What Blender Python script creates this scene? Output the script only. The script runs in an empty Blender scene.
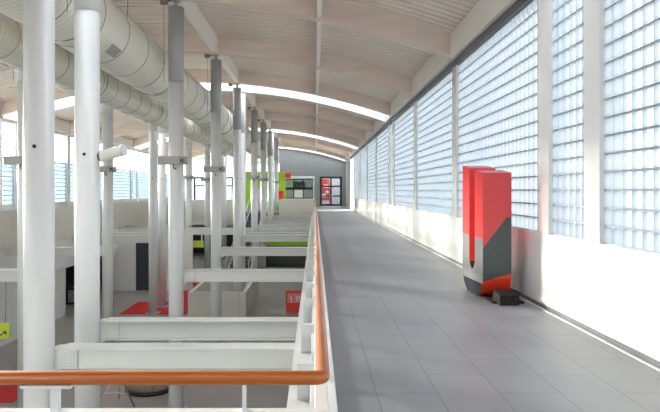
import bpy, bmesh, math, random
from mathutils import Vector, Matrix
random.seed(7)
S = bpy.context.scene
COL = S.collection
PI = math.pi

# ---------------------------------------------------------------- camera
cam_d = bpy.data.cameras.new('camera'); cam = bpy.data.objects.new('camera', cam_d); COL.objects.link(cam)
cam.location = (0, 0, 1.65); cam.rotation_euler = (PI/2, 0, 0)
cam_d.sensor_width = 36; cam_d.lens = 614/660*36
cam_d.shift_x = 15/660; cam_d.shift_y = -15.5/660
cam_d.clip_end = 300; cam_d.clip_start = 0.02
S.camera = cam

# ---------------------------------------------------------------- world, sun, exposure
W = bpy.data.worlds.new('world'); S.world = W; W.use_nodes = True
nt = W.node_tree; nt.nodes.clear()
wo = nt.nodes.new('ShaderNodeOutputWorld'); bg = nt.nodes.new('ShaderNodeBackground')
tc = nt.nodes.new('ShaderNodeTexCoord'); sp = nt.nodes.new('ShaderNodeSeparateXYZ'); cr = nt.nodes.new('ShaderNodeValToRGB')
mr = nt.nodes.new('ShaderNodeMapRange'); mr.inputs['From Min'].default_value = -1; mr.inputs['From Max'].default_value = 1
nt.links.new(tc.outputs['Generated'], sp.inputs[0]); nt.links.new(sp.outputs['Z'], mr.inputs['Value'])
nt.links.new(mr.outputs[0], cr.inputs[0]); nt.links.new(cr.outputs[0], bg.inputs[0]); nt.links.new(bg.outputs[0], wo.inputs[0])
e = cr.color_ramp.elements
e[0].position = 0.40; e[0].color = (.60, .585, .56, 1)
e[1].position = 1.0; e[1].color = (.84, .92, 1.0, 1)
m_ = e.new(0.52); m_.color = (1.0, .985, .96, 1)
bg.inputs[1].default_value = 7.0

sun_d = bpy.data.lights.new('sun', 'SUN'); sun = bpy.data.objects.new('sun', sun_d); COL.objects.link(sun)
sun_d.energy = 22.0; sun_d.angle = math.radians(7); sun_d.color = (1, .94, .84)
sun.rotation_euler = Vector((1, -.85, -.215)).to_track_quat('-Z', 'Y').to_euler()
sun.location = (-20, 15, 12)
S.view_settings.view_transform = 'Standard'; S.view_settings.look = 'None'
S.view_settings.gamma = 1; S.view_settings.use_curve_mapping = False
S.view_settings.exposure = 0.0

# ---------------------------------------------------------------- materials
class NB:
    def __init__(s, name):
        s.m = bpy.data.materials.new(name); s.m.use_nodes = True; s.nt = s.m.node_tree
        s.b = s.nt.nodes['Principled BSDF']; s.out = s.nt.nodes['Material Output']
    def n(s, t, **k):
        o = s.nt.nodes.new('ShaderNode' + t)
        for a, v in k.items():
            if a in o.inputs: o.inputs[a].default_value = v
            else: setattr(o, a, v)
        return o
    def l(s, a, b): s.nt.links.new(a, b)
    def math(s, op, a, b=None, c=None):
        o = s.n('Math'); o.operation = op
        for i, v in enumerate((a, b, c)):
            if v is None: continue
            if hasattr(v, 'is_linked') or hasattr(v, 'links'): s.l(v, o.inputs[i])
            else: o.inputs[i].default_value = v
        return o.outputs[0]
    def mix(s, f, a, b):
        o = s.n('Mix'); o.data_type = 'RGBA'
        if isinstance(f, (int, float)): o.inputs[0].default_value = f
        else: s.l(f, o.inputs[0])
        for i, v in ((6, a), (7, b)):
            if isinstance(v, tuple): o.inputs[i].default_value = (*v[:3], 1)
            else: s.l(v, o.inputs[i])
        return o.outputs[2]
def mat(name, col, rough=.5, metal=0, spec=.5, var=.06, scale=4, bump=0, bscale=60, stretch=(1,1,1), coat=0):
    k = NB(name); t = k.n('TexCoord'); mp = k.n('Mapping'); k.l(t.outputs['Object'], mp.inputs[0]); mp.inputs['Scale'].default_value = stretch
    n = k.n('TexNoise', Scale=scale, Detail=5.0); k.l(mp.outputs[0], n.inputs['Vector'])
    a = tuple(max(0, c*(1-var)) for c in col); b = tuple(min(1, c*(1+var)) for c in col)
    k.l(k.mix(n.outputs['Fac'], a, b), k.b.inputs['Base Color'])
    k.b.inputs['Roughness'].default_value = rough; k.b.inputs['Metallic'].default_value = metal
    k.b.inputs['Specular IOR Level'].default_value = spec; k.b.inputs['Coat Weight'].default_value = coat
    if bump:
        n2 = k.n('TexNoise', Scale=bscale, Detail=4.0); k.l(mp.outputs[0], n2.inputs['Vector'])
        bu = k.n('Bump', Strength=bump, Distance=.01); k.l(n2.outputs['Fac'], bu.inputs['Height']); k.l(bu.outputs[0], k.b.inputs['Normal'])
    return k.m

M = {}
M['white_steel'] = mat('white_painted_steel', (.76, .755, .745), .3, var=.03)
M['grey_steel'] = mat('grey_painted_steel', (.46, .46, .465), .4, var=.05)
M['beam_white'] = mat('off_white_beam_paint', (.66, .65, .62), .42, var=.06, scale=2)
M['bolt'] = mat('bolt_grey', (.40, .40, .39), .5)
M['timber'] = mat('limed_timber', (.84, .69, .60), .62, var=.16, scale=2.2, bump=.15, bscale=30, stretch=(.35, 1, 3))
M['timber_board'] = mat('limed_timber_boards', (.90, .78, .68), .65, var=.05, scale=1.0)
M['timber_light'] = mat('pale_limed_timber', (.92, .86, .79), .6, var=.1, scale=2.5, stretch=(1, .3, 3))
M['white_wall'] = mat('white_gloss_wall', (.83, .82, .79), .16, spec=.9, var=.03, scale=1.5)
M['post'] = mat('cream_post_paint', (.80, .78, .74), .22, spec=.7, var=.03, scale=1.5)
M['plaster'] = mat('white_plaster', (.76, .75, .73), .7, var=.05, bump=.05)
M['dark_band'] = mat('dark_grey_metal_band', (.13, .13, .14), .5)
M['dark'] = mat('near_black_opening', (.015, .015, .018), .5)
M['charcoal'] = mat('charcoal_frame', (.025, .03, .045), .35)
M['lime'] = mat('lime_green_paint', (.42, .68, .04), .45)
M['lime_sign'] = mat('lime_yellow_sign', (.58, .66, .06), .4)
M['red'] = mat('signal_red', (.85, .035, .02), .4)
M['carpet'] = mat('red_carpet_fabric', (.62, .03, .03), .9, bump=.3)
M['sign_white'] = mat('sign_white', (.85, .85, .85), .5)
M['black'] = mat('black_plastic', (.01, .01, .01), .4)
M['fixture'] = mat('warm_grey_fixture', (.42, .39, .36), .45)
M['lamp_white'] = mat('ivory_lamp_housing', (.78, .76, .68), .4)
M['wood_tan'] = mat('tan_wood', (.50, .40, .31), .5, var=.2)
M['pinkmetal'] = mat('pale_pink_metal', (.62, .46, .42), .35)
M['base_brown'] = mat('dark_brown_base', (.022, .017, .016), .9, spec=.2)
M['floor_low'] = mat('lower_floor_screed', (.37, .345, .33), .45, var=.1, scale=.8)
M['duct_ring'] = mat('duct_joint_metal', (.38, .36, .30), .5, metal=.2)
M['cable'] = mat('cable_grey', (.22, .2, .19), .5)
M['leaf'] = mat('dark_leaf', (.06, .1, .04), .7, var=.4)
M['pane_green'] = mat('frosted_pane', (.30, .35, .32), .25)
M['pane_dark'] = mat('dark_pane', (.06, .07, .075), .1, spec=.8)
M['window_frame'] = mat('off_white_window_frame', (.70, .69, .66), .4)

# varnished handrail
def handrail_mat():
    k = NB('varnished_handrail'); t = k.n('TexCoord'); mp = k.n('Mapping'); mp.inputs['Scale'].default_value = (2, 2, 40)
    k.l(t.outputs['Object'], mp.inputs[0]); n = k.n('TexNoise', Scale=2.0, Detail=6.0); k.l(mp.outputs[0], n.inputs['Vector'])
    k.l(k.mix(n.outputs['Fac'], (.34, .068, .006), (.56, .15, .017)), k.b.inputs['Base Color'])
    k.b.inputs['Roughness'].default_value = .28; k.b.inputs['Coat Weight'].default_value = .15
    return k.m
M['handrail'] = handrail_mat()

# duct: cream metal with spiral seams
def duct_mat():
    k = NB('cream_spiral_duct'); t = k.n('TexCoord'); s = k.n('SeparateXYZ'); k.l(t.outputs['Object'], s.inputs[0])
    f = k.math('FRACT', k.math('MULTIPLY', s.outputs['Y'], 1/.14))
    line = k.math('LESS_THAN', f, .09)
    n = k.n('TexNoise', Scale=1.2, Detail=3.0); k.l(t.outputs['Object'], n.inputs['Vector'])
    base = k.mix(n.outputs['Fac'], (.80, .76, .64), (.86, .83, .73))
    k.l(k.mix(line, base, (.60, .56, .46)), k.b.inputs['Base Color'])
    k.b.inputs['Roughness'].default_value = .35
    tri = k.math('PINGPONG', f, .5); bu = k.n('Bump', Strength=.5, Distance=.02); k.l(tri, bu.inputs['Height']); k.l(bu.outputs[0], k.b.inputs['Normal'])
    return k.m
M['duct'] = duct_mat()

# stone tiles: running bond, rows along Y
def tile_mat(name, c1, c2, cm, bw, rh, rot=True, mortar=.004, rough=.4):
    k = NB(name); t = k.n('TexCoord'); s = k.n('SeparateXYZ'); c = k.n('CombineXYZ'); k.l(t.outputs['Object'], s.inputs[0])
    if rot == 'wall': k.l(s.outputs['X'], c.inputs[0]); k.l(s.outputs['Z'], c.inputs[1])
    else: k.l(s.outputs['Y'], c.inputs[0]); k.l(s.outputs['X'], c.inputs[1])
    b = k.n('TexBrick'); k.l(c.outputs[0], b.inputs['Vector'])
    b.inputs['Scale'].default_value = 1; b.inputs['Brick Width'].default_value = bw; b.inputs['Row Height'].default_value = rh
    b.inputs['Mortar Size'].default_value = mortar; b.inputs['Mortar Smooth'].default_value = .1
    b.offset = 0.0 if rot == 'wall' else .5
    b.inputs['Color1'].default_value = (*c1, 1); b.inputs['Color2'].default_value = (*c2, 1); b.inputs['Mortar'].default_value = (*cm, 1)
    n = k.n('TexNoise', Scale=1.7, Detail=6.0); k.l(t.outputs['Object'], n.inputs['Vector'])
    n3 = k.n('TexNoise', Scale=70.0, Detail=2.0); k.l(t.outputs['Object'], n3.inputs['Vector'])
    f = k.math('MULTIPLY', k.math('ADD', n.outputs['Fac'], n3.outputs['Fac']), .5)
    g = k.mix(f, (.80, .80, .80), (1.15, 1.15, 1.15))
    mu = k.n('Mix'); mu.data_type = 'RGBA'; mu.blend_type = 'MULTIPLY'; mu.inputs[0].default_value = 1
    k.l(b.outputs[0], mu.inputs[6]); k.l(g, mu.inputs[7]); k.l(mu.outputs[2], k.b.inputs['Base Color'])
    k.b.inputs['Roughness'].default_value = rough
    return k.m
M['tiles'] = tile_mat('grey_stone_tiles', (.225, .226, .246), (.243, .242, .26), (.135, .135, .14), 1.0, .5, True, .005, .42)
M['grey_block'] = tile_mat('grey_block_gable', (.27, .28, .30), (.30, .31, .33), (.40, .41, .43), .4, .2, 'wall', .012, .6)
M['panel_beige'] = tile_mat('beige_parapet_panels', (.66, .62, .54), (.68, .64, .56), (.50, .47, .41), 1.4, 3.0, True, .012, .5)

# glass blocks: pale blue, lets daylight through both clearly and diffused
def glass_block(name, tr, tint, tl):
    k = NB(name); nt = k.nt; nt.nodes.remove(k.b)
    t = k.n('TexCoord'); s = k.n('SeparateXYZ'); k.l(t.outputs['Object'], s.inputs[0])
    f = k.math('FRACT', k.math('MULTIPLY', k.math('ADD', s.outputs['Y'], s.outputs['X']), 5.0))
    st = k.math('PINGPONG', k.math('MULTIPLY', f, 2.0), .5)
    n = k.n('TexNoise', Scale=9.0, Detail=3.0); mp = k.n('Mapping'); mp.inputs['Scale'].default_value = (1, 2.5, .6)
    k.l(t.outputs['Object'], mp.inputs[0]); k.l(mp.outputs[0], n.inputs['Vector'])
    fac = k.math('ADD', k.math('MULTIPLY', st, 1.0), k.math('MULTIPLY', k.math('SUBTRACT', n.outputs['Fac'], .5), 1.4))
    fac = k.math('MINIMUM', k.math('MAXIMUM', fac, 0.0), 1.0)
    c1 = k.mix(fac, tint, tuple(min(1, v*1.35) for v in tint))
    a = k.n('BsdfTransparent'); b = k.n('BsdfTranslucent'); g = k.n('BsdfGlossy'); g.inputs['Roughness'].default_value = .12
    k.l(c1, a.inputs[0]); b.inputs[0].default_value = (*tl, 1)
    m1 = k.n('MixShader'); m1.inputs[0].default_value = tr; k.l(b.outputs[0], m1.inputs[1]); k.l(a.outputs[0], m1.inputs[2])
    m2 = k.n('MixShader'); m2.inputs[0].default_value = .06; k.l(m1.outputs[0], m2.inputs[1]); k.l(g.outputs[0], m2.inputs[2])
    k.l(m2.outputs[0], k.out.inputs[0]); return k.m
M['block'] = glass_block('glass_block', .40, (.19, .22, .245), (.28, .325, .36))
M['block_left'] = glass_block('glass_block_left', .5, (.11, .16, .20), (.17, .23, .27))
M['skylight'] = glass_block('opal_skylight', .6, (.75, .78, .8), (.95, .97, 1))
M['joint'] = mat('block_joint', (.34, .37, .41), .6)
M['joint_pale'] = mat('block_joint_pale', (.55, .60, .65), .6)
def clear_glass(name='clear_glass', tint=(.93, .96, .96, 1)):
    k = NB(name); k.nt.nodes.remove(k.b); a = k.n('BsdfTransparent'); g = k.n('BsdfGlossy'); g.inputs['Roughness'].default_value = .03
    m = k.n('MixShader'); m.inputs[0].default_value = .07; a.inputs[0].default_value = tint
    k.l(a.outputs[0], m.inputs[1]); k.l(g.outputs[0], m.inputs[2]); k.l(m.outputs[0], k.out.inputs[0]); return k.m
M['glass'] = clear_glass(); M['tinted'] = clear_glass('tinted_glass', (.30, .34, .33, 1)); M['door_glass'] = clear_glass('door_glass', (.62, .64, .66, 1))

# ---------------------------------------------------------------- mesh helpers
def box(bm, x0, x1, y0, y1, z0, z1, mi=0):
    v = [bm.verts.new(p) for p in ((x0,y0,z0),(x1,y0,z0),(x1,y1,z0),(x0,y1,z0),(x0,y0,z1),(x1,y0,z1),(x1,y1,z1),(x0,y1,z1))]
    for f in ((0,3,2,1),(4,5,6,7),(0,1,5,4),(1,2,6,5),(2,3,7,6),(3,0,4,7)):
        bm.faces.new([v[i] for i in f]).material_index = mi
def tube(bm, pts, r, seg=16, cap=True, r2=None):
    pts = [Vector(p) for p in pts]; rings = []
    up0 = None
    for i, p in enumerate(pts):
        if i == 0: t = pts[1]-p
        elif i == len(pts)-1: t = p-pts[i-1]
        else: t = (pts[i+1]-p).normalized() + (p-pts[i-1]).normalized()
        t.normalize()
        if up0 is None: up0 = Vector((0,0,1)) if abs(t.z) < .9 else Vector((1,0,0))
        a = t.cross(up0).normalized(); b = a.cross(t).normalized()
        rr = r if r2 is None else r + (r2-r)*i/(len(pts)-1)
        rings.append([bm.verts.new(p + (a*math.cos(2*PI*j/seg)+b*math.sin(2*PI*j/seg))*rr) for j in range(seg)])
    for i in range(len(rings)-1):
        for j in range(seg):
            f = bm.faces.new((rings[i][j], rings[i][(j+1) % seg], rings[i+1][(j+1) % seg], rings[i+1][j])); f.smooth = True
    if cap: bm.faces.new(rings[0][::-1]); bm.faces.new(rings[-1])
def obj(name, bm, m, parent=None, label=None, bevel=0, smooth=False):
    bmesh.ops.recalc_face_normals(bm, faces=bm.faces)
    me = bpy.data.meshes.new(name); bm.to_mesh(me); bm.free()
    for x in (m if isinstance(m, (list, tuple)) else [m]): me.materials.append(x)
    o = bpy.data.objects.new(name, me); COL.objects.link(o)
    if parent: o.parent = parent
    if label: o['label'] = label
    if bevel:
        b = o.modifiers.new('bevel', 'BEVEL'); b.width = bevel; b.segments = 2; b.limit_method = 'ANGLE'
    return o
def B(*boxes):
    bm = bmesh.new()
    for b in boxes: box(bm, *b)
    return bm
def T(*tubes, seg=16):
    bm = bmesh.new()
    for pts, r in tubes: tube(bm, pts, r, seg)
    return bm
def struct(name, bm, m, **k):
    o = obj(name, bm, m, **k); o['kind'] = 'structure'; return o
def thing(name, label, cat, loc=(0,0,0), group=None):
    o = bpy.data.objects.new(name, None); COL.objects.link(o); o.location = loc; o.empty_display_size = .2
    tag(o, label, cat, group); return o
def tag(o, label, cat, group=None):
    o['label'] = label; o['category'] = cat
    if group: o['group'] = group
    return o
def dup(root, loc, label, group=None):
    r = root.copy(); COL.objects.link(r); r.location = loc; r['label'] = label
    if group: r['group'] = group
    for ch in list(root.children):
        c = ch.copy(); COL.objects.link(c); c.parent = r
        for g in ch.children:
            d = g.copy(); COL.objects.link(d); d.parent = c
    return r
ORD = ['nearest', 'second nearest', 'third', 'fourth', 'fifth', 'sixth', 'seventh', 'eighth', 'ninth', 'tenth', 'eleventh', 'twelfth', 'thirteenth', 'fourteenth', 'fifteenth']
FAR = {1: 'farthest', 2: 'second farthest'}
def nth(i): return ORD[i] if i < len(ORD) else str(i+1)

# ---------------------------------------------------------------- layout numbers
POST = [-4.1, 1.5, 7.1, 8.6, 14.1, 19.7, 25.2, 26.7, 32.3, 37.9, 43.5, 45.0, 50.6]
ROOF = POST + [56.2, 61.6, 63.0]
WHITE = {8.6, 26.7, 45.0, 63.0}         # white arches on the far side of each rooflight
XR, XL, Y0, Y1, ZL = 3.21, -13.0, -6.0, 63.2, -3.4
def zb(x): return 6.09 - .0215*(x+4.9)**2
def arc(bm, x0, x1, y0, y1, lo, hi, n=40, mi=0):
    prev = None
    for i in range(n+1):
        x = x0+(x1-x0)*i/n; z = zb(x)
        cur = [bm.verts.new(p) for p in ((x,y0,z+lo),(x,y1,z+lo),(x,y1,z+hi),(x,y0,z+hi))]
        if prev:
            for a, b in ((0,1),(1,2),(2,3),(3,0)): bm.faces.new((prev[a], prev[b], cur[b], cur[a])).material_index = mi
        else: bm.faces.new(cur[::-1])
        prev = cur
    bm.faces.new(prev)

# ---------------------------------------------------------------- structure: floors
struct('floor', B((-.04, XR+.25, 2.05, Y1, -.30, 0), (-3.4, XR+.25, Y0, 2.05, -.30, 0)), M['tiles'])
struct('floor_lower', B((XL, XR+.2, Y0, Y1, ZL-.2, ZL)), M['floor_low'])
struct('floor_gallery', B((XL, -10.08, Y0, 46.4, -.3, 0)), M['tiles'])
struct('floor_landing', B((XL, -5.1, 46.4, Y1, -.3, 0), (-5.1, -3.7, 47.9, Y1, -.3, 0), (-3.7, -.04, 46.4, Y1, -.3, 0)), M['tiles'])
struct('trim_1', B((.17, XR, 48.6, 52.6, 0, .012)), M['sign_white'])                # sunlit patch painted as a white band across the walkway
# ---------------------------------------------------------------- structure: right wall
struct('wall_right', B((XR, XR+.25, Y0, 50.8, -.3, 1.05), (XR, XR+.25, 55.5, Y1, 0, 4.64), (XR, XR+.25, Y0, Y1, ZL, -.3), (XR, XR+.25, Y0, Y1, 4.64, 5.2)), M['white_wall'])
struct('baseboard_right', B((XR-.02, XR, Y0, 50.8, 0, .055)), M['dark_band'])
struct('trim_2', B((XR-.07, XR-.035, Y0, 50.8, 0, .012)), M['beam_white'])
struct('trim_3', B((XR-.03, XR+.2, Y0, 55.5, 4.49, 4.64)), M['dark_band'])
POSTSX = []
for i, y in enumerate(POST):
    struct('trim_%d' % (10+i), B((XR-.015, XR+.24, y-.2, y+.2, 1.05, 4.66)), M['post'], bevel=.004)
# timber wall plate between the arches
k = 30
for i in range(len(ROOF)-1):
    a, b = ROOF[i]+.1, ROOF[i+1]-.1
    struct('trim_%d' % k, B((XR-.12, XR+.18, a, b, 4.65, 5.22)), M['timber_light'] if b-a > 2 else M['white_steel']); k += 1
    struct('trim_%d' % k, B((XL-.18, XL+.14, a, b, 4.65, 5.22)), M['timber_light']); k += 1
# glass-block panels
def blocks(bm, x, y0, y1, z0, z1, p=.2, side=-1, axis='y'):
    ny = max(1, round((y1-y0)/p)); nz = max(1, round((z1-z0)/p)); py = (y1-y0)/ny; pz = (z1-z0)/nz
    def P(u, y, z): return (u, y, z) if axis == 'y' else (y, u, z)
    for i in range(ny):
        for j in range(nz):
            a, b, c, d = y0+i*py+.006, y0+(i+1)*py-.006, z0+j*pz+.009, z0+(j+1)*pz-.009
            q = .012
            o = [bm.verts.new(P(x, *v)) for v in ((a,c),(b,c),(b,d),(a,d))]
            n = [bm.verts.new(P(x+side*.015, *v)) for v in ((a+q,c+q),(b-q,c+q),(b-q,d-q),(a+q,d-q))]
            bm.faces.new(n)
            for s in range(4): bm.faces.new((o[s], o[(s+1)%4], n[(s+1)%4], n[s]))
    return ny, nz, py, pz
def joints(x, y0, y1, z0, z1, ny, nz, py, pz, axis='y', t=.04):
    h = bmesh.new(); v = bmesh.new()
    def bb(bm, a, b, c, d, e_, f):
        if axis == 'y': box(bm, a, b, c, d, e_, f)
        else: box(bm, c, d, a, b, e_, f)
    for j in range(nz+1): bb(h, x-.004, x+t, y0, y1, z0+j*pz-.010, z0+j*pz+.010)
    for i in range(ny+1): bb(v, x-.002, x+t*.8, y0+i*py-.006, y0+i*py+.006, z0, z1)
    return h, v
def block_window(n, x, y0, y1, z0, z1, side, m, axis='y'):
    bm = bmesh.new(); r = blocks(bm, x, y0, y1, z0, z1, .2, side, axis)
    w = struct('window_%d' % n, bm, m)
    h, v = joints(x, y0, y1, z0, z1, *r, axis=axis, t=.05 if side < 0 else -.05)
    obj('horizontal_joints', h, M['joint'], w); obj('vertical_joints', v, M['joint_pale'], w)
    return w
n = 1
ends = POST + [51.4]
for i in range(len(POST)):
    a = POST[i]+.2; b = ends[i+1]-.2
    if b-a < .3: continue
    block_window(n, XR+.05, a, b, 1.05, 4.49, -1, M['block']); n += 1
# opening in the far right wall with a folded glazed leaf
struct('window_%d' % n, B((XR+.1, XR+.12, 51.4, 55.5, 0, 4.4)), M['glass']); n += 1

# ---------------------------------------------------------------- structure: left wall
struct('wall_left', B((XL-.2, XL, Y0, Y1, ZL, 1.05), (XL-.2, XL, Y0, Y1, 4.64, 5.2), (XL-.2, XL, Y0, Y1, 4.5, 4.64)), M['plaster'])
LP = [-4.1, 1.5, 7.1, 8.6, 14.1, 19.7, 25.2, 26.7, 32.3, 37.9, 43.5, 45.0, 50.6, 56.2, 61.6]
for i, y in enumerate(LP):
    struct('trim_%d' % (70+i), B((XL-.18, XL+.06, y-.2, y+.2, 0, 4.64)), M['post'])
for i in range(len(LP)-1):
    a, b = LP[i]+.2, LP[i+1]-.2
    if b-a < .3: continue
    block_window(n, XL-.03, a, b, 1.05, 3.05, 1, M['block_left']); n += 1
    w = struct('window_%d' % n, B((XL-.06, XL-.05, a, b, 3.05, 4.5)), M['glass']); n += 1
    mid = (a+b)/2
    obj('window_frame', B((XL-.08, XL-.02, a, b, 3.03, 3.09), *(((XL-.08, XL-.02, mid-.04, mid+.04, 3.09, 4.5),) if b-a > 2 else ())), M['window_frame'], w)
# gallery parapet + fascia + lower wall
struct('wall_gallery', B((-10.08, -10.0, Y0, 46.4, -.3, 1.0)), M['panel_beige'])
struct('trim_90', B((-10.12, -9.96, Y0, 46.4, -1.45, -.3)), M['plaster'])
struct('wall_lower_left', B((-10.35, -10.15, Y0, 25.0, ZL, -1.45), (-10.35, -10.15, 31.2, Y1, ZL, -1.45)), M['plaster'])
struct('wall_recess', B((-12.2, -12.1, 25.0, 31.0, ZL, -.3), (-12.1, -10.35, 24.9, 25.0, ZL, -.3)), M['charcoal'])
struct('wall_cross', B((-10.35, -9.05, 31.0, 31.2, ZL, -.6), (-9.05, -6.2, 31.0, 31.2, -1.0, -.6), (-8.3, -6.2, 31.0, 31.2, ZL, -1.0)), M['plaster'])
d = struct('door_1', B((-9.05, -8.3, 31.08, 31.14, ZL, -1.0)), M['pane_dark'])
obj('door_frame', B((-8.36, -8.3, 31.02, 31.08, ZL, -1.0), (-9.05, -8.99, 31.02, 31.08, ZL, -1.0), (-8.99, -8.36, 31.02, 31.08, -1.06, -1.0)), M['charcoal'], d)
# back wall
struct('wall_back', B((XL, XR+.25, Y0-.2, Y0, 4.6, 6.7), (XL, XR+.25, Y0-.2, Y0, -.4, .1), (XL, -12, Y0-.2, Y0, .1, 4.6), (2.6, XR+.25, Y0-.2, Y0, .1, 4.6)), M['plaster'])
w = struct('window_120', B((-12, 2.6, Y0-.1, Y0-.09, .1, 4.6)), M['block'])  # unseen glazing added behind the camera to brighten the hall
obj('window_frame', B(*[(x-.04, x+.04, Y0-.14, Y0-.04, .1, 4.6) for x in (-9, -6, -3, 0)]), M['window_frame'], w)  # unseen mullions of the added back glazing
w = struct('window_121', B((XL, XR, Y0-.1, Y0-.09, ZL, -.4)), M['glass'])  # unseen lower glazing, added to bring fill daylight to the lower level
obj('window_frame', B(*[(x-.04, x+.04, Y0-.14, Y0-.04, ZL, -.4) for x in (-12, -9, -6, -3, 0)]), M['window_frame'], w)  # unseen mullions of the added lower glazing

# ---------------------------------------------------------------- structure: far wall
ZT = 6.6
bm = bmesh.new()
def gable(bm, x0, x1, z0, y0=Y1, y1=Y1+.25, n=24):
    for i in range(n):
        a, b = x0+(x1-x0)*i/n, x0+(x1-x0)*(i+1)/n
        za, zc = zb(a)+.56, zb(b)+.56
        v = [bm.verts.new(p) for p in ((a,y0,z0),(b,y0,z0),(b,y0,zc),(a,y0,za),(a,y1,z0),(b,y1,z0),(b,y1,zc),(a,y1,za))]
        for f in ((0,1,2,3),(7,6,5,4),(3,2,6,7),(0,4,5,1),(0,3,7,4),(1,5,6,2)): bm.faces.new([v[q] for q in f])
gable(bm, -3.7, XR+.25, 3.08)
for bx in ((-3.7, -3.35, 0, 3.08), (-3.35, -.05, 0, .75), (-.05, .5, 0, 3.08), (2.78, XR+.25, 0, 3.08)):
    box(bm, bx[0], bx[1], Y1, Y1+.25, bx[2], bx[3])
struct('wall_far', bm, M['grey_block'])
bm = bmesh.new(); gable(bm, XL, -3.7, 4.4); box(bm, XL, -3.7, Y1, Y1+.25, ZL, 0)
struct('wall_far_left', bm, M['plaster'])
for a, b in ((-12.9, -8.4), (-8.2, -3.8)):
    block_window(n, Y1+.03, a, b, 0, 4.4, -1, M['block'], axis='x'); n += 1
# far window, 3 x 2 panes
w = struct('window_%d' % n, B((-3.35, -.05, Y1-.05, Y1+.1, 2.86, 3.05), (-3.35, -3.2, Y1-.05, Y1+.1, .75, 2.86), (-.2, -.05, Y1-.05, Y1+.1, .75, 2.86), (-3.2, -.2, Y1-.05, Y1+.1, .75, .82)), M['window_frame']); n += 1
fr = [(-3.2+i*1.0-.05, -3.2+i*1.0+.05, Y1-.02, Y1+.08, .82, 2.86) for i in range(4)]
fr += [(-3.15, -.25, Y1-.02, Y1+.08, z-.05, z+.05) for z in (.87, 1.9, 2.81)]
fr += [(-3.15, -.25, Y1-.02, Y1+.08, 1.72, 1.98)]
obj('mullions', B(*fr), M['charcoal'], w)
for i in range(3):
    obj('pane', B((-3.15+i, -2.25+i, Y1+.03, Y1+.05, .92, 1.72)), M['pane_green'] if i != 1 else M['sign_white'], w)
    obj('pane', B((-3.15+i, -2.25+i, Y1+.03, Y1+.05, 1.98, 2.76)), M['tinted'], w)
# far glazed double door
d = struct('door_2', B((.5, .62, Y1-.04, Y1+.1, 0, 3.08), (2.66, 2.78, Y1-.04, Y1+.1, 0, 3.08), (.62, 2.66, Y1-.04, Y1+.1, 2.96, 3.08)), M['charcoal'])
fr = [(1.56, 1.72, Y1-.02, Y1+.06, .05, 2.96), (.62, .72, Y1-.02, Y1+.06, .05, 2.96), (2.56, 2.66, Y1-.02, Y1+.06, .05, 2.96)]
fr += [(.72, 2.56, Y1-.02, Y1+.06, a, b) for a, b in ((.05, .25), (1.02, 1.14), (2.0, 2.16), (2.88, 2.96))]
obj('door_leaf', B(*fr), M['charcoal'], d)
obj('pane', B((.72, 1.56, Y1+.01, Y1+.02, .2, 2.9)), M['door_glass'], d); obj('pane', B((1.72, 2.56, Y1+.01, Y1+.02, .2, 2.9)), M['door_glass'], d)
obj('door_handle', T(([(1.52, Y1-.07, .95), (1.52, Y1-.07, 1.25)], .02), ([(1.76, Y1-.07, .95), (1.76, Y1-.07, 1.25)], .02)), M['white_steel'], d)
# the vestibule seen through the far door and window
struct('wall_vestibule', B((-4, 3.6, 67.0, 67.2, 0, 3.6), (3.5, 3.6, Y1+.25, 67, 0, 3.6), (-4.1, -4, Y1+.25, 67.2, 0, 3.6)), M['plaster'])
struct('floor_vestibule', B((-4.1, 3.6, Y1+.25, 67.2, -.2, 0)), M['tiles'])
pb = thing('poster_board', 'red and white poster board seen through the left leaf of the far glass door', 'poster', (1.12, 66.85, 0))
obj('panel', B((-.45, .45, 0, .06, .0, 2.9)), M['red'], pb)
for q in ((-.2, .3, 1.95, 2.3), (-.4, .1, .9, 1.3), (.0, .35, 1.4, 1.6), (-.35, .4, .1, .55)): obj('picture', B((q[0], q[1], -.01, 0, q[2], q[3])), M['sign_white'], pb)
dk = tag(obj('notice_board', B((-2.3, -1.1, 66.94, 66.998, 1.9, 2.6)), M['dark']), 'dark board seen through upper middle pane of the far window', 'board')

# ---------------------------------------------------------------- structure: ceiling
bm = bmesh.new(); sk = []
edges = []
runs = [(Y0, -5.5), (-3.5, 7.2), (8.5, 25.3), (26.6, 43.6), (44.9, 61.7)]
for a, b in runs:
    y = a
    while y < b-.02:
        ye = min(y+.205, b); arc(bm, XL-.2, XR+.25, y, ye, .53, .575, 28); y += .28
    arc(bm, XL-.2, XR+.25, a, b, .60, .68, 28)
struct('ceiling', bm, M['timber_board'])
for i, (a, b) in enumerate(((-5.5, -3.5), (7.2, 8.5), (25.3, 26.6), (43.6, 44.9), (61.7, 63.3))):  # first strip is an unseen rooflight added behind the camera for fill daylight
    bm = bmesh.new(); arc(bm, XL-.2, XR+.25, a, b, .60, .62, 28)
    struct('window_%d' % (100+i), bm, M['skylight'])
# arched timber beams
nt_ = 0; tim = [y for y in ROOF if y not in WHITE and y > 5]; wh = [y for y in ROOF if y in WHITE]
for y in ROOF:
    bm = bmesh.new(); wht = y in WHITE
    arc(bm, XL, XR, y-.1, y+.1, -.10 if wht else 0, .53, 40)
    if y < 5:
        lab = 'curved timber roof beam above the near walkway, out of frame overhead' if y > 0 else 'curved timber roof beam behind the viewpoint'
    elif wht: lab = ['white arched roof beam beyond the nearest rooflight', 'bright white arched roof beam, nearest of those crossing the picture', 'bright white arched roof beam, middle one down the hall', 'white arched roof beam against the far grey gable'][wh.index(y)]
    else: lab = 'curved limed timber roof beam, %s from the camera spanning the hall' % nth(tim.index(y))
    tag(obj('roof_beam', bm, M['white_steel'] if wht else M['timber']), lab, 'beam', 'curved roof beams')
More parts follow.
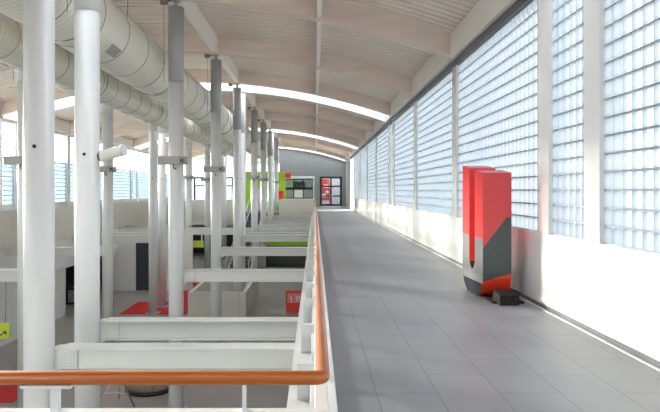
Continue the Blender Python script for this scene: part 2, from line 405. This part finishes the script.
# longitudinal purlins between arches
ROWN = {-9.9: 'above the left gallery edge', -6.65: 'above the second column row', -3.2: 'above the column row beside the walkway', .1: 'above the walkway railing'}
for X in ROWN:
    c = 0
    for i in range(len(ROOF)-1):
        a, b = ROOF[i]+.1, ROOF[i+1]-.1
        if a < 8 or b-a < 2: continue
        z = zb(X)
        tag(obj('purlin', B((X-(.085 if X < 0 else .055), X+(.085 if X < 0 else .055), a, b, z+.05, z+(.46 if X < -9 or X == .1 else .51))), M['timber_light']),
            'pale timber purlin %s, %s along from the camera' % (ROWN[X], nth(c)), 'purlin', 'purlins between roof beams'); c += 1

# ---------------------------------------------------------------- edge of the walkway
struct('trim_95', B((-.04, .166, 2.2, Y1-16.8, 0, .05)), M['white_steel'], bevel=.006)
eb = thing('edge_beam', 'long white steel edge beam with ledge under the walkway railing', 'beam', (0, 0, 0))
obj('ledge', B((-.24, -.04, 2.2, 46.3, -.21, -.18)), M['white_steel'], eb)
obj('web', B((-.16, -.13, 2.2, 46.3, -.50, -.21)), M['beam_white'], eb)
obj('bottom_flange', B((-.24, -.04, 2.2, 46.3, -.53, -.50)), M['beam_white'], eb)

# railing
rl = thing('walkway_railing', 'white steel railing with round orange varnished handrail turning the corner', 'railing', (0, 0, 0))
HX, HY, HZ, HR = .028, 2.13, 1.0, .0243
path = [(-2.6, HY, HZ)]
for i in range(7):
    a = PI/2*i/6; path.append((HX-.03+.03*math.sin(a), HY+.03-.03*math.cos(a), HZ))
path += [(HX, y, HZ) for y in (3, 5, 8, 12, 20, 30, 40, 46.2)]
obj('handrail', T((path, HR), seg=24), M['handrail'], rl)
obj('rail_bar', B((HX-.03, HX+.02, HY+.02, 46.2, .85, .889), (-2.6, HX+.02, HY-.02, HY+.02, .85, .889)), M['white_steel'], rl, bevel=.003)
for x in (-2.1, -1.51, -.9, -.245):
    obj('baluster', B((x-.014 if x > -.9 or x < -.9 else x-.014, x+.014, HY-.012, HY+.012, 0, HZ-.022)) if x == -.9 or x == -2.1 else B((x-.006, x+.006, HY-.012, HY+.012, 0, HZ-.022)), M['white_steel'], rl)
    if x in (-.9, -2.1): obj('mounting_plate', B((x-.115, x+.06, HY-.022, HY+.022, HZ-.032, HZ-.022)), M['white_steel'], rl, bevel=.002)
for z in (.2, .42, .64): obj('infill_bar', T(([(-2.6, HY, z), (HX, HY, z), (HX, HY+.03, z), (HX, 46.2, z)], .006), seg=8), M['white_steel'], rl)
y = 3.80; i = 0
while y < 46.2:
    obj('baluster', B((HX-.01, HX+.008, y, y+.05, .05, HZ-.02)), M['white_steel'], rl)
    obj('foot_bracket', B((-.158, -.036, y, y+.07, -.18, .14)), M['beam_white'], rl, bevel=.004)
    obj('brace', B((-.036, HX-.01, y+.012, y+.03, .05, .14)), M['white_steel'], rl)
    y += 1.56
# ---------------------------------------------------------------- floor beams (near row)
def ibeam(name, L, hb=.28, hz=.27):
    t = thing(name, '', 'beam')
    bm = B((0, L, 0, hb, -.025, 0), (0, L, 0, hb, -hz, -hz+.022), (0, L, hb/2-.09, hb/2-.07, -hz+.022, -.025))
    obj('girder', bm, M['beam_white'], t, bevel=.003)
    obj('end_plate', B((0, .20, hb/2-.12, hb/2-.09, -hz+.03, -.03)), M['beam_white'], t)
    p = obj('support_bracket', B((-.10, .0, hb/2-.1, hb/2+.1, -hz-.03, -.01)), M['beam_white'], t)
    bm = bmesh.new()
    for u in (.03, .07, .13, .17):
        for v in (-.06, -.10, -.17, -.21): tube(bm, [(u, hb/2-.128, v), (u, hb/2-.118, v)], .006, 8)
    obj('bolts', bm, M['bolt'], t)
    return t
BY = [7.1, 8.6, 14.1, 19.7, 25.2, 26.7, 32.3, 37.9, 43.5, 45.0]
b0 = None
for i, y in enumerate(BY):
    lab = 'off-white steel floor beam joining the near column row to the walkway, %s from the camera' % nth(i)
    if b0 is None:
        b0 = ibeam('steel_beam', 2.72); b0.location = (-2.96, y, -.18); b0['label'] = lab; b0['group'] = 'floor beams beside the walkway'
    else: dup(b0, (-2.96, y, -.18), lab)
b1 = None
for i, y in enumerate(BY[2:]):
    lab = 'off-white steel floor beam between far column row and left gallery, %s from the camera' % nth(i)
    if b1 is None:
        b1 = ibeam('steel_beam', 3.5)
        b1.location = (-9.96, y, -.18); b1['label'] = lab; b1['group'] = 'floor beams to the left gallery'
    else: dup(b1, (-9.96, y, -.18), lab)
for ch in b0.children:
    pass

# ---------------------------------------------------------------- columns
def column(h_low, r=.168):
    t = thing('steel_column', '', 'column')
    obj('shaft', T(([(0,0,0), (0,0,h_low)], r), seg=40), M['white_steel'], t)
    obj('upper_sleeve', T(([(0,0,h_low), (0,0,h_low+1.70)], r+.008), seg=40), M['grey_steel'], t, 'grey upper sleeve')
    bm = T(([(0,0,h_low+1.70), (0,0,h_low+1.88)], .05), seg=16); box(bm, -.09, .09, -.09, .09, h_low+1.84, h_low+1.88)
    obj('top_pin', bm, M['grey_steel'], t)
    bm = B((-.36, -.20, -.05, .05, h_low+1.78, h_low+1.94)); box(bm, -.20, -.09, -.012, .012, h_low+1.845, h_low+1.87); tube(bm, [(-.28, 0, h_low), (-.28, 0, h_low+1.8)], .006, 6)
    obj('roof_clip', bm, M['cable'], t)
    obj('base_plate', B((-.25, .25, -.25, .25, 0, .03)), M['grey_steel'], t)
    bm = bmesh.new(); tube(bm, [(.02,-r-.006,5.55), (.02,-r+.01,5.55)], .022, 12); obj('fixing_hole', bm, M['black'], t)
    return t
def pale_sleeve(t):
    for ch in t.children:
        if ch.name.startswith('upper_sleeve'):
            ch.data = ch.data.copy(); ch.data.materials[0] = M['white_steel']; ch['label'] = 'white upper sleeve'
CA = [7.1, 8.6, 14.1, 19.7, 25.2, 26.7, 32.3, 37.9, 43.5, 45.0]
c0 = column(7.55); c0.location = (-3.19, CA[0], ZL); c0['group'] = 'columns beside the walkway'
c0['label'] = 'thick white round column nearest the camera in the row beside the walkway beams'
for i, y in enumerate(CA[1:], 1):
    pale = y in (8.6, 26.7, 45.0)
    c = dup(c0, (-3.19, y+.1 if y == 19.7 else y, ZL), 'white round column with %s top, %s in the row beside the walkway beams' % ('white' if pale else 'grey', nth(i)))
    if pale: pale_sleeve(c)
for i, y in enumerate(BY[2:]):
    pale_sleeve(dup(c0, (-6.65, y, ZL), 'white round column in the row behind, nearer the left gallery, %s from the camera' % nth(i), 'columns in the second row'))
cu = column(4.15); cu.location = (-3.19, 50.6, 0); cu['group'] = 'columns beside the walkway'
cu['label'] = 'last white round column standing on the far landing'

# box fittings clamped on the columns at door height
def fitting():
    t = thing('column_light', '', 'light')
    obj('housing', B((-.36, .14, -.08, .03, -.095, .095)), M['fixture'], t, bevel=.01)
    obj('side_housing', B((.18, .30, .03, .15, -.09, .09)), M['fixture'], t, bevel=.01)
    obj('clamp', B((-.03, .20, -.03, .10, -.03, .03)), M['dark_band'], t)
    bm = bmesh.new(); tube(bm, [(0,-.06,-.09), (0,-.06,-.2)], .022, 10, r2=.008); obj('pin', bm, M['dark_band'], t)
    return t
f0 = fitting(); f0.location = (-3.19, 14.1-.19, 2.33); f0['group'] = 'box lights on columns'
f0['label'] = 'grey box light clamped across the third column beside the walkway'
for y, nm in ((19.82, 'fourth'), (32.3, 'seventh'), (37.9, 'eighth'), (50.6, 'last')):
    dup(f0, (-3.19, y-.19, 2.33), 'grey box light clamped across the %s column beside the walkway' % nm)
for y, nm in ((14.1, 'nearest'), (19.7, 'second'), (32.3, 'fifth'), (37.9, 'sixth')):
    dup(f0, (-6.65, y-.19, 2.33), 'grey box light clamped on the %s column of the row behind' % nm)
# cylindrical spotlight
s = thing('spotlight', 'ivory cylindrical spotlight sticking out from the right side of the second column', 'light', (-3.02, 8.60, 2.12))
obj('mount', T(([(-.01,0,0), (.04,0,.008)], .06), seg=16), M['dark_band'], s)
bm = bmesh.new(); tube(bm, [(.03,-.02,.01), (.05,-.02,.012), (.34,-.08,.085), (.36,-.085,.09)], .077, 24)
obj('housing', bm, M['lamp_white'], s)
obj('lens_ring', T(([(.345,-.08,.088), (.375,-.087,.095)], .083), seg=24), M['window_frame'], s)

# ---------------------------------------------------------------- ducts
def duct(x, z, r, y0, y1, label, ringd):
    t = thing('air_duct', label, 'duct', (x, y0, z))
    L = y1-y0
    obj('pipe', T(([(0, L*i/40, 0) for i in range(41)], r), seg=56), M['duct'], t)
    k = 0; y = ringd*.6
    while y < L:
        bm = bmesh.new(); tube(bm, [(0,y-.010,0), (0,y+.010,0)], r+.008, 56, True); obj('joint_ring', bm, M['duct_ring'], t)
        y += ringd; k += 1
    y = 2.9
    while y < L:
        zt = zb(x)+.53-z
        obj('hanger', T(([(-r-.01, y, 0), (-r-.01, y, zt)], .008), ([(r+.01, y, 0), (r+.01, y, zt-.01)], .008), seg=6), M['cable'], t)
        obj('strap', T(([(r*1.012*math.cos(a), y, r*1.012*math.sin(a)) for a in [PI+PI*q/16 for q in range(17)]], .012), seg=6), M['cable'], t)
        y += 5.6
    return t
d1 = duct(-4.15, 4.69, .60, 1.5, 48.0, 'thick cream spiral air duct running the length of the hall under the roof', 1.35)
# grille on the big duct
ang = math.radians(-48)
bm = bmesh.new(); box(bm, -.02, .02, -.24, .24, -.10, .10)
g = obj('vent_grille', bm, M['bolt'], d1, 'dark rectangular grille'); g.location = (.60*math.cos(ang), 9.9, .60*math.sin(ang)); g.rotation_euler = (0, -ang, 0)
bm = bmesh.new()
for q in range(5): box(bm, .018, .028, -.22, .22, -.08+q*.038, -.072+q*.038)
g2 = obj('grille_slats', bm, M['duct_ring'], g)
duct(-5.69, 4.43, .42, 1.5, 47.0, 'thinner cream air duct lower down behind the thick duct', 1.1)

# ---------------------------------------------------------------- sculpture
def u_sculpture():
    prof = []
    T0, SL = 1.917, .12
    L, g0, g1, R = 1.28, .47, .82, .40
    def top(v): return T0+SL*v
    prof.append((0, top(0)))
    for i in range(9):
        a = PI+PI/2*i/8; prof.append((R+R*math.cos(a), R+R*math.sin(a)))
    for i in range(9):
        a = -PI/2+PI/2*i/8; prof.append((L-R+R*math.cos(a), R+R*math.sin(a)))
    prof += [(L, top(L)), (g1, top(g1))]
    rr = (g1-g0)/2; c = (g0+g1)/2
    for i in range(18):
        a = -PI*i/17; prof.append((c+rr*math.cos(a), .40+rr+rr*math.sin(a)))
    prof.append((g0, top(g0)))
    bm = bmesh.new(); Wd = .43
    A = [bm.verts.new((0, y, z)) for y, z in prof]; Bv = [bm.verts.new((Wd, y, z)) for y, z in prof]
    N = len(prof); outer = list(range(20)); inn = list(range(N-1, 19, -1))
    for i in range(19):
        bm.faces.new((A[outer[i]], A[outer[i+1]], A[inn[i+1]], A[inn[i]])); bm.faces.new((Bv[outer[i]], Bv[outer[i+1]], Bv[inn[i+1]], Bv[inn[i]]))
    for i in range(N):
        j = (i+1) % N; f = bm.faces.new((A[i], A[j], Bv[j], Bv[i]))
        (ya, za), (yb, zb_) = prof[i], prof[j]
        inner = i >= 20 and i < N-1 and g0-.01 <= (ya+yb)/2 <= g1+.01 and not (za > 1.9 and zb_ > 1.9)
        f.material_index = 2 if inner else 1
        if min(za, zb_) < .6: f.smooth = False
    return bm
RED = (.70, .045, .05)
def prof_mat():
    k = NB('sculpture_edge_paint'); t = k.n('TexCoord'); s = k.n('SeparateXYZ'); k.l(t.outputs['Object'], s.inputs[0])
    a = k.math('GREATER_THAN', s.outputs['Z'], .925); b = k.math('GREATER_THAN', s.outputs['Z'], k.math('SUBTRACT', .24, k.math('MULTIPLY', s.outputs['Y'], .03)))
    c = k.mix(b, (.008, .010, .018), (.18, .176, .172)); k.l(k.mix(a, c, (.70, .06, .06)), k.b.inputs['Base Color'])
    k.b.inputs['Roughness'].default_value = .75; k.b.inputs['Specular IOR Level'].default_value = .08; return k.m
def face_mat():
    k = NB('sculpture_face_paint'); t = k.n('TexCoord'); s = k.n('SeparateXYZ'); k.l(t.outputs['Object'], s.inputs[0])
    u = k.math('DIVIDE', s.outputs['X'], .43); z = s.outputs['Z']
    up = k.math('MINIMUM', k.math('ADD', .78, k.math('MULTIPLY', u, .56)), k.math('SUBTRACT', 1.40, k.math('MULTIPLY', u, .17)))
    lo = k.math('ADD', .27, k.math('MULTIPLY', u, .13))
    a = k.math('GREATER_THAN', z, up); b = k.math('GREATER_THAN', z, lo)
    n = k.n('TexNoise', Scale=40.0, Detail=4.0); k.l(t.outputs['Object'], n.inputs['Vector'])
    dk = k.mix(n.outputs['Fac'], (.035, .045, .045), (.085, .10, .10))
    c = k.mix(b, (.80, .05, .02), dk); k.l(k.mix(a, c, (.70, .06, .06)), k.b.inputs['Base Color'])
    k.b.inputs['Roughness'].default_value = .38; return k.m
def inner_mat():
    k = NB('sculpture_slot_paint'); t = k.n('TexCoord'); s = k.n('SeparateXYZ'); k.l(t.outputs['Object'], s.inputs[0])
    a = k.math('GREATER_THAN', s.outputs['Z'], .50); k.l(k.mix(a, (.06, .05, .05), (.70, .06, .06)), k.b.inputs['Base Color'])
    k.b.inputs['Roughness'].default_value = .4; return k.m
sc = thing('sculpture', 'red, black and silver U-shaped standing sculpture by the glass-block wall', 'sculpture', (2.53, 9.25, 0))
obj('body', u_sculpture(), [prof_mat(), face_mat(), inner_mat()], sc)
bm = bmesh.new()
v = [bm.verts.new(p) for p in ((.12,-.46,0),(.40,-.46,0),(.40,-.05,0),(.12,-.05,0),(.13,-.42,.14),(.41,-.42,.14),(.41,-.10,.17),(.13,-.10,.17))]
for f in ((0,3,2,1),(4,5,6,7),(0,1,5,4),(1,2,6,5),(2,3,7,6),(3,0,4,7)): bm.faces.new([v[i] for i in f])
obj('foot_wedge', bm, M['base_brown'], sc, 'dark brown wedge at the foot', bevel=.005)
obj('foot_plate', B((.05, .52, -.30, .45, 0, .025)), M['base_brown'], sc)

# ---------------------------------------------------------------- far landing
struct('wall_landing_parapet', B((-2.7, -.06, 46.36, 46.5, -.95, .95), (-2.72, -2.62, 46.5, 52, 0, .95)), M['panel_beige'])
struct('trim_96', B((-2.74, -.04, 46.32, 46.54, .95, .99)), M['window_frame'])
gw = thing('partition_wall', 'lime green freestanding wall on the far landing behind the columns', 'wall', (-6.2, 54, 0))
obj('panel', B((0, 3.6, 0, .25, 0, 3.3)), M['lime'], gw)
obj('door_panel', B((1.1, 1.75, -.04, 0, 0, 1.9)), M['window_frame'], gw, 'pale flush door')
obj('door_handle', T(([(1.66, -.07, .95), (1.66, -.07, 1.1)], .015), seg=8), M['charcoal'], gw)
rs = thing('sign_box', 'small red projecting sign box at top right of the lime wall', 'sign', (-2.6, 53.98, 2.72))
obj('bracket', B((-.05, .0, -.1, .02, .18, .26)), M['charcoal'], rs); obj('panel', B((0, .5, -.3, .0, 0, .46)), M['red'], rs, bevel=.02)
fx = thing('hose_cabinet', 'red fire hose cabinet on lower right of the lime wall', 'cabinet', (-3.0, 53.99, .85))
obj('body', B((-.18, .2, -.2, 0, 0, .75)), M['red'], fx, bevel=.01); obj('door_panel', B((-.14, .16, -.215, -.2, .05, .7)), M['red'], fx)
obj('door_handle', B((.10, .13, -.235, -.215, .3, .42)), M['sign_white'], fx)
# door frames on left landing
for i, x in enumerate((-10.9, -8.6)):
    t = thing('door_frame', ('dark green metal door frame, left one on the far landing', 'dark green metal door frame, right one on the far landing')[i], 'door', (x, 59, 0))
    obj('frame', B((-.75, -.6, -.06, .06, 0, 2.95), (.6, .75, -.06, .06, 0, 2.95), (-.6, .6, -.06, .06, 2.8, 2.95), (-.6, .6, -.05, .05, 2.05, 2.15)), M['charcoal'], t)
    obj('pane', B((-.6, .6, -.01, .01, .05, 2.05)), M['glass'], t)
    obj('push_bar', T(([(-.5, -.08, 1.05), (.5, -.08, 1.05)], .02), seg=8), M['lime'], t)
struct('wall_landing_left', B((XL+1.0, -6.0, 46.35, 46.45, -.95, .95)), M['panel_beige'])
# small plant outside the far right opening
pl = thing('climbing_plant', 'leafy climbing plant outside the far end of the glass-block wall', 'plant', (XR+.55, 53.4, 0))
obj('stem', T(([(0,0,0), (.03,.1,1.5), (-.03,0,3), (.02,.1,4.2)], .02), seg=8), M['wood_tan'], pl)
bm = bmesh.new()
for i in range(520):
    c = Vector((random.gauss(0, .12), random.gauss(0, .35), random.uniform(.3, 4.4))); a = random.uniform(0, 6.28); sz = random.uniform(.05, .1)
    u = Vector((math.cos(a), math.sin(a), random.uniform(-.5, .5)))*sz; w_ = Vector((-math.sin(a)*.4, math.cos(a)*.4, .7))*sz
    bm.faces.new([bm.verts.new(c+q) for q in (-u, -w_*.6, u, w_*.6)])
obj('leaves', bm, M['leaf'], pl)

# ---------------------------------------------------------------- stairs to the landing
st = thing('staircase', 'long straight staircase climbing from the lower floor to the far landing', 'stairs', (0, 0, 0))
bm = bmesh.new(); NS = 21; ya, yb = 34.5, 47.9
for i in range(NS):
    y = ya+(yb-ya)*i/NS; z = ZL+(0-ZL)*(i+1)/NS
    box(bm, -5.02, -3.78, y, y+(yb-ya)/NS, z-.2, z)
obj('steps', bm, M['dark_band'], st)
def slab(bm, x0, x1, p0, p1, lo, hi):
    (y0, z0), (y1, z1) = p0, p1
    v = [bm.verts.new(p) for p in ((x0,y0,z0+lo),(x1,y0,z0+lo),(x1,y1,z1+lo),(x0,y1,z1+lo),(x0,y0,z0+hi),(x1,y0,z0+hi),(x1,y1,z1+hi),(x0,y1,z1+hi))]
    for f in ((0,3,2,1),(4,5,6,7),(0,1,5,4),(1,2,6,5),(2,3,7,6),(3,0,4,7)): bm.faces.new([v[i] for i in f])
for x in (-5.08, -3.78):
    bm = bmesh.new(); slab(bm, x, x+.06, (ya, ZL+.17), (yb, .02), -.17, .12); obj('stringer', bm, M['white_steel'], st)
    obj('handrail', T(([(x+.03, ya, ZL+.95), (x+.03, yb-.3, .95)], .03), seg=10), M['white_steel'], st)
    for q in range(8):
        y = ya+.2+(yb-ya-.6)*q/7; z = ZL+3.4*(y-ya)/(yb-ya)
        obj('baluster', B((x+.01, x+.05, y-.02, y+.02, z+.1, z+.97)), M['white_steel'], st)
    bm = bmesh.new(); slab(bm, x+.02, x+.04, (ya+.2, ZL+.2), (yb-.5, .0), .1, .62); obj('glass_panel', bm, M['glass'], st)

# ---------------------------------------------------------------- lower level
struct('wall_lower_far', B((-3.6, XR, 40.5, 40.7, -1.6, -.3), (-13, -6.0, 50, 50.2, -1.4, -.3), (-6.0, -3.6, 50.2, 50.4, ZL, -.3)), M['plaster'])
struct('trim_97', B((-3.6, XR, 40.42, 40.5, -1.98, -1.6), (-10.1, -6.0, 49.92, 50, -1.78, -1.4)), M['lime'])
struct('window_110', B((-3.6, XR, 40.55, 40.6, ZL, -1.98), (-10.1, -6.0, 50.05, 50.1, ZL, -1.4)), M['pane_dark'])
struct('wall_lower_parapet', B((-5.05, -2.75, 24.4, 24.55, ZL, -2.4), (-2.9, -2.75, 24.55, 30, ZL, -2.4), (-5.05, -4.9, 24.55, 30, ZL, -2.4)), M['panel_beige'])
tag(obj('red_carpet', B((-8.0, -5.3, 25, 27.8, ZL, ZL+.012), (-6.6, -5.3, 27.8, 33.5, ZL, ZL+.012)), M['carpet']), 'long red carpet laid on the lower floor beyond the columns', 'carpet')
tag(obj('red_mat', B((-8.9, -7.2, 14.6, 16.3, ZL, ZL+.012)), M['carpet'], bevel=.003), 'red floor mat at the bottom left corner of the picture', 'mat')
fc = thing('fire_point_board', 'red fire equipment board with white pictograms standing on the lower floor', 'sign', (-.86, 25.4, ZL))
obj('panel', B((-.34, .34, 0, .2, .0, .90)), M['red'], fc, bevel=.01)
bm = B((-.26, -.245, -.012, 0, .42, .78), (-.245, -.005, -.012, 0, .765, .78), (-.245, -.005, -.012, 0, .42, .435), (-.02, -.005, -.012, 0, .435, .765),
       (.03, .045, -.012, 0, .42, .78), (.045, .285, -.012, 0, .765, .78), (.045, .285, -.012, 0, .42, .435), (.27, .285, -.012, 0, .435, .765))
obj('pictogram_frames', bm, M['sign_white'], fc)
bm = B((-.155, -.08, -.012, 0, .46, .66), (-.135, -.10, -.012, 0, .66, .70), (-.185, -.10, -.012, 0, .70, .715), (-.195, -.18, -.012, 0, .56, .71))
obj('extinguisher_symbol', bm, M['sign_white'], fc)
bm = B((.09, .13, -.012, 0, .46, .72), (.19, .23, -.012, 0, .46, .72), (.13, .19, -.012, 0, .6, .64), (.13, .19, -.012, 0, .5, .53))
obj('ladder_symbol', bm, M['sign_white'], fc)
# hanging direction signs
sg = thing('hanging_sign', 'lime direction sign with black arrow at the left edge of the picture', 'sign', (-7.2, 14.24, -1.42))
obj('panel', B((-.55, .12, -.02, .02, -.36, .0)), M['lime_sign'], sg)
bm = bmesh.new()
def bar2(bm, a, b, w=.012, y=-.024):
    a = Vector((a[0], y, a[1])); b = Vector((b[0], y, b[1])); dd = (b-a).normalized(); nn = Vector((-dd.z, 0, dd.x))*w
    vs = [bm.verts.new(p) for p in (a-nn, b-nn, b+nn, a+nn)]; vt = [bm.verts.new(p.co+Vector((0,.006,0))) for p in vs]
    bm.faces.new(vs); bm.faces.new(vt[::-1])
    for q in range(4): bm.faces.new((vs[q], vs[(q+1)%4], vt[(q+1)%4], vt[q]))
bar2(bm, (-.12, -.30), (.05, -.20)); bar2(bm, (.05, -.20), (-.03, -.20)); bar2(bm, (.05, -.20), (.03, -.27))
obj('arrow', bm, M['black'], sg)
obj('hanger', T(([(-.45,.0,0), (-.45,.0,1.0)], .01), ([(.02,.0,0), (.02,.0,1.0)], .01), seg=6), M['cable'], sg)
sg = thing('hanging_sign', 'lime yellow hanging sign between columns over the lower floor', 'sign', (-6.1, 31.3, -1.25))
obj('panel', B((-.55, .42, -.03, .03, 0, .34)), M['lime_sign'], sg)
obj('hanger', B((.30, .36, -.02, .02, .34, 1.0), (-.4, -.34, -.02, .02, .34, .66)), M['white_steel'], sg)
struct('trim_98', B((-9.96, -3.2, 31.2, 31.5, -.6, -.25)), M['beam_white'])
# dark bench in the recess
t = thing('bin_cabinet', 'dark cabinet standing in the recess under the left gallery', 'cabinet', (-11.0, 27.2, ZL))
obj('body', B((-.05, .45, 0, .5, 0, .7)), M['charcoal'], t); obj('top', B((-.08, .48, -.03, .53, .7, .74)), M['dark_band'], t); obj('door_panel', B((.06, .4, -.015, 0, .08, .64)), M['grey_steel'], t)
# round counter
t = thing('round_counter', 'round tan wooden counter with dark base ring on the lower floor', 'counter', (-4.2, 15.6, ZL))
obj('base_ring', T(([(0,0,0), (0,0,.1)], .60), seg=48), M['black'], t)
obj('body', T(([(0,0,.1), (0,0,.9)], .57), seg=48), M['wood_tan'], t)
bm = bmesh.new()
for q in range(36):
    a = 2*PI*q/36; tube(bm, [(.575*math.cos(a), .575*math.sin(a), .12), (.575*math.cos(a), .575*math.sin(a), .88)], .015, 6)
obj('staves', bm, M['wood_tan'], t); obj('top', T(([(0,0,.9), (0,0,.95)], .63), seg=48), M['wood_tan'], t)
# trestle stand
t = thing('folding_stand', 'pale pink metal folding stand beside the round counter, below the railing', 'stand', (-4.75, 14.4, ZL))
obj('leg', T(([(-.35, -.1, 0), (.1, .1, .75)], .022), seg=8), M['pinkmetal'], t)
obj('leg', T(([(.55, -.1, 0), (.12, .1, .75)], .022), seg=8), M['dark_band'], t)
obj('leg', T(([(.0, .5, 0), (.11, .12, .75)], .022), seg=8), M['pinkmetal'], t)
obj('crossbar', T(([(-.17, -.02, .3), (.38, -.02, .3)], .015), seg=8), M['pinkmetal'], t)
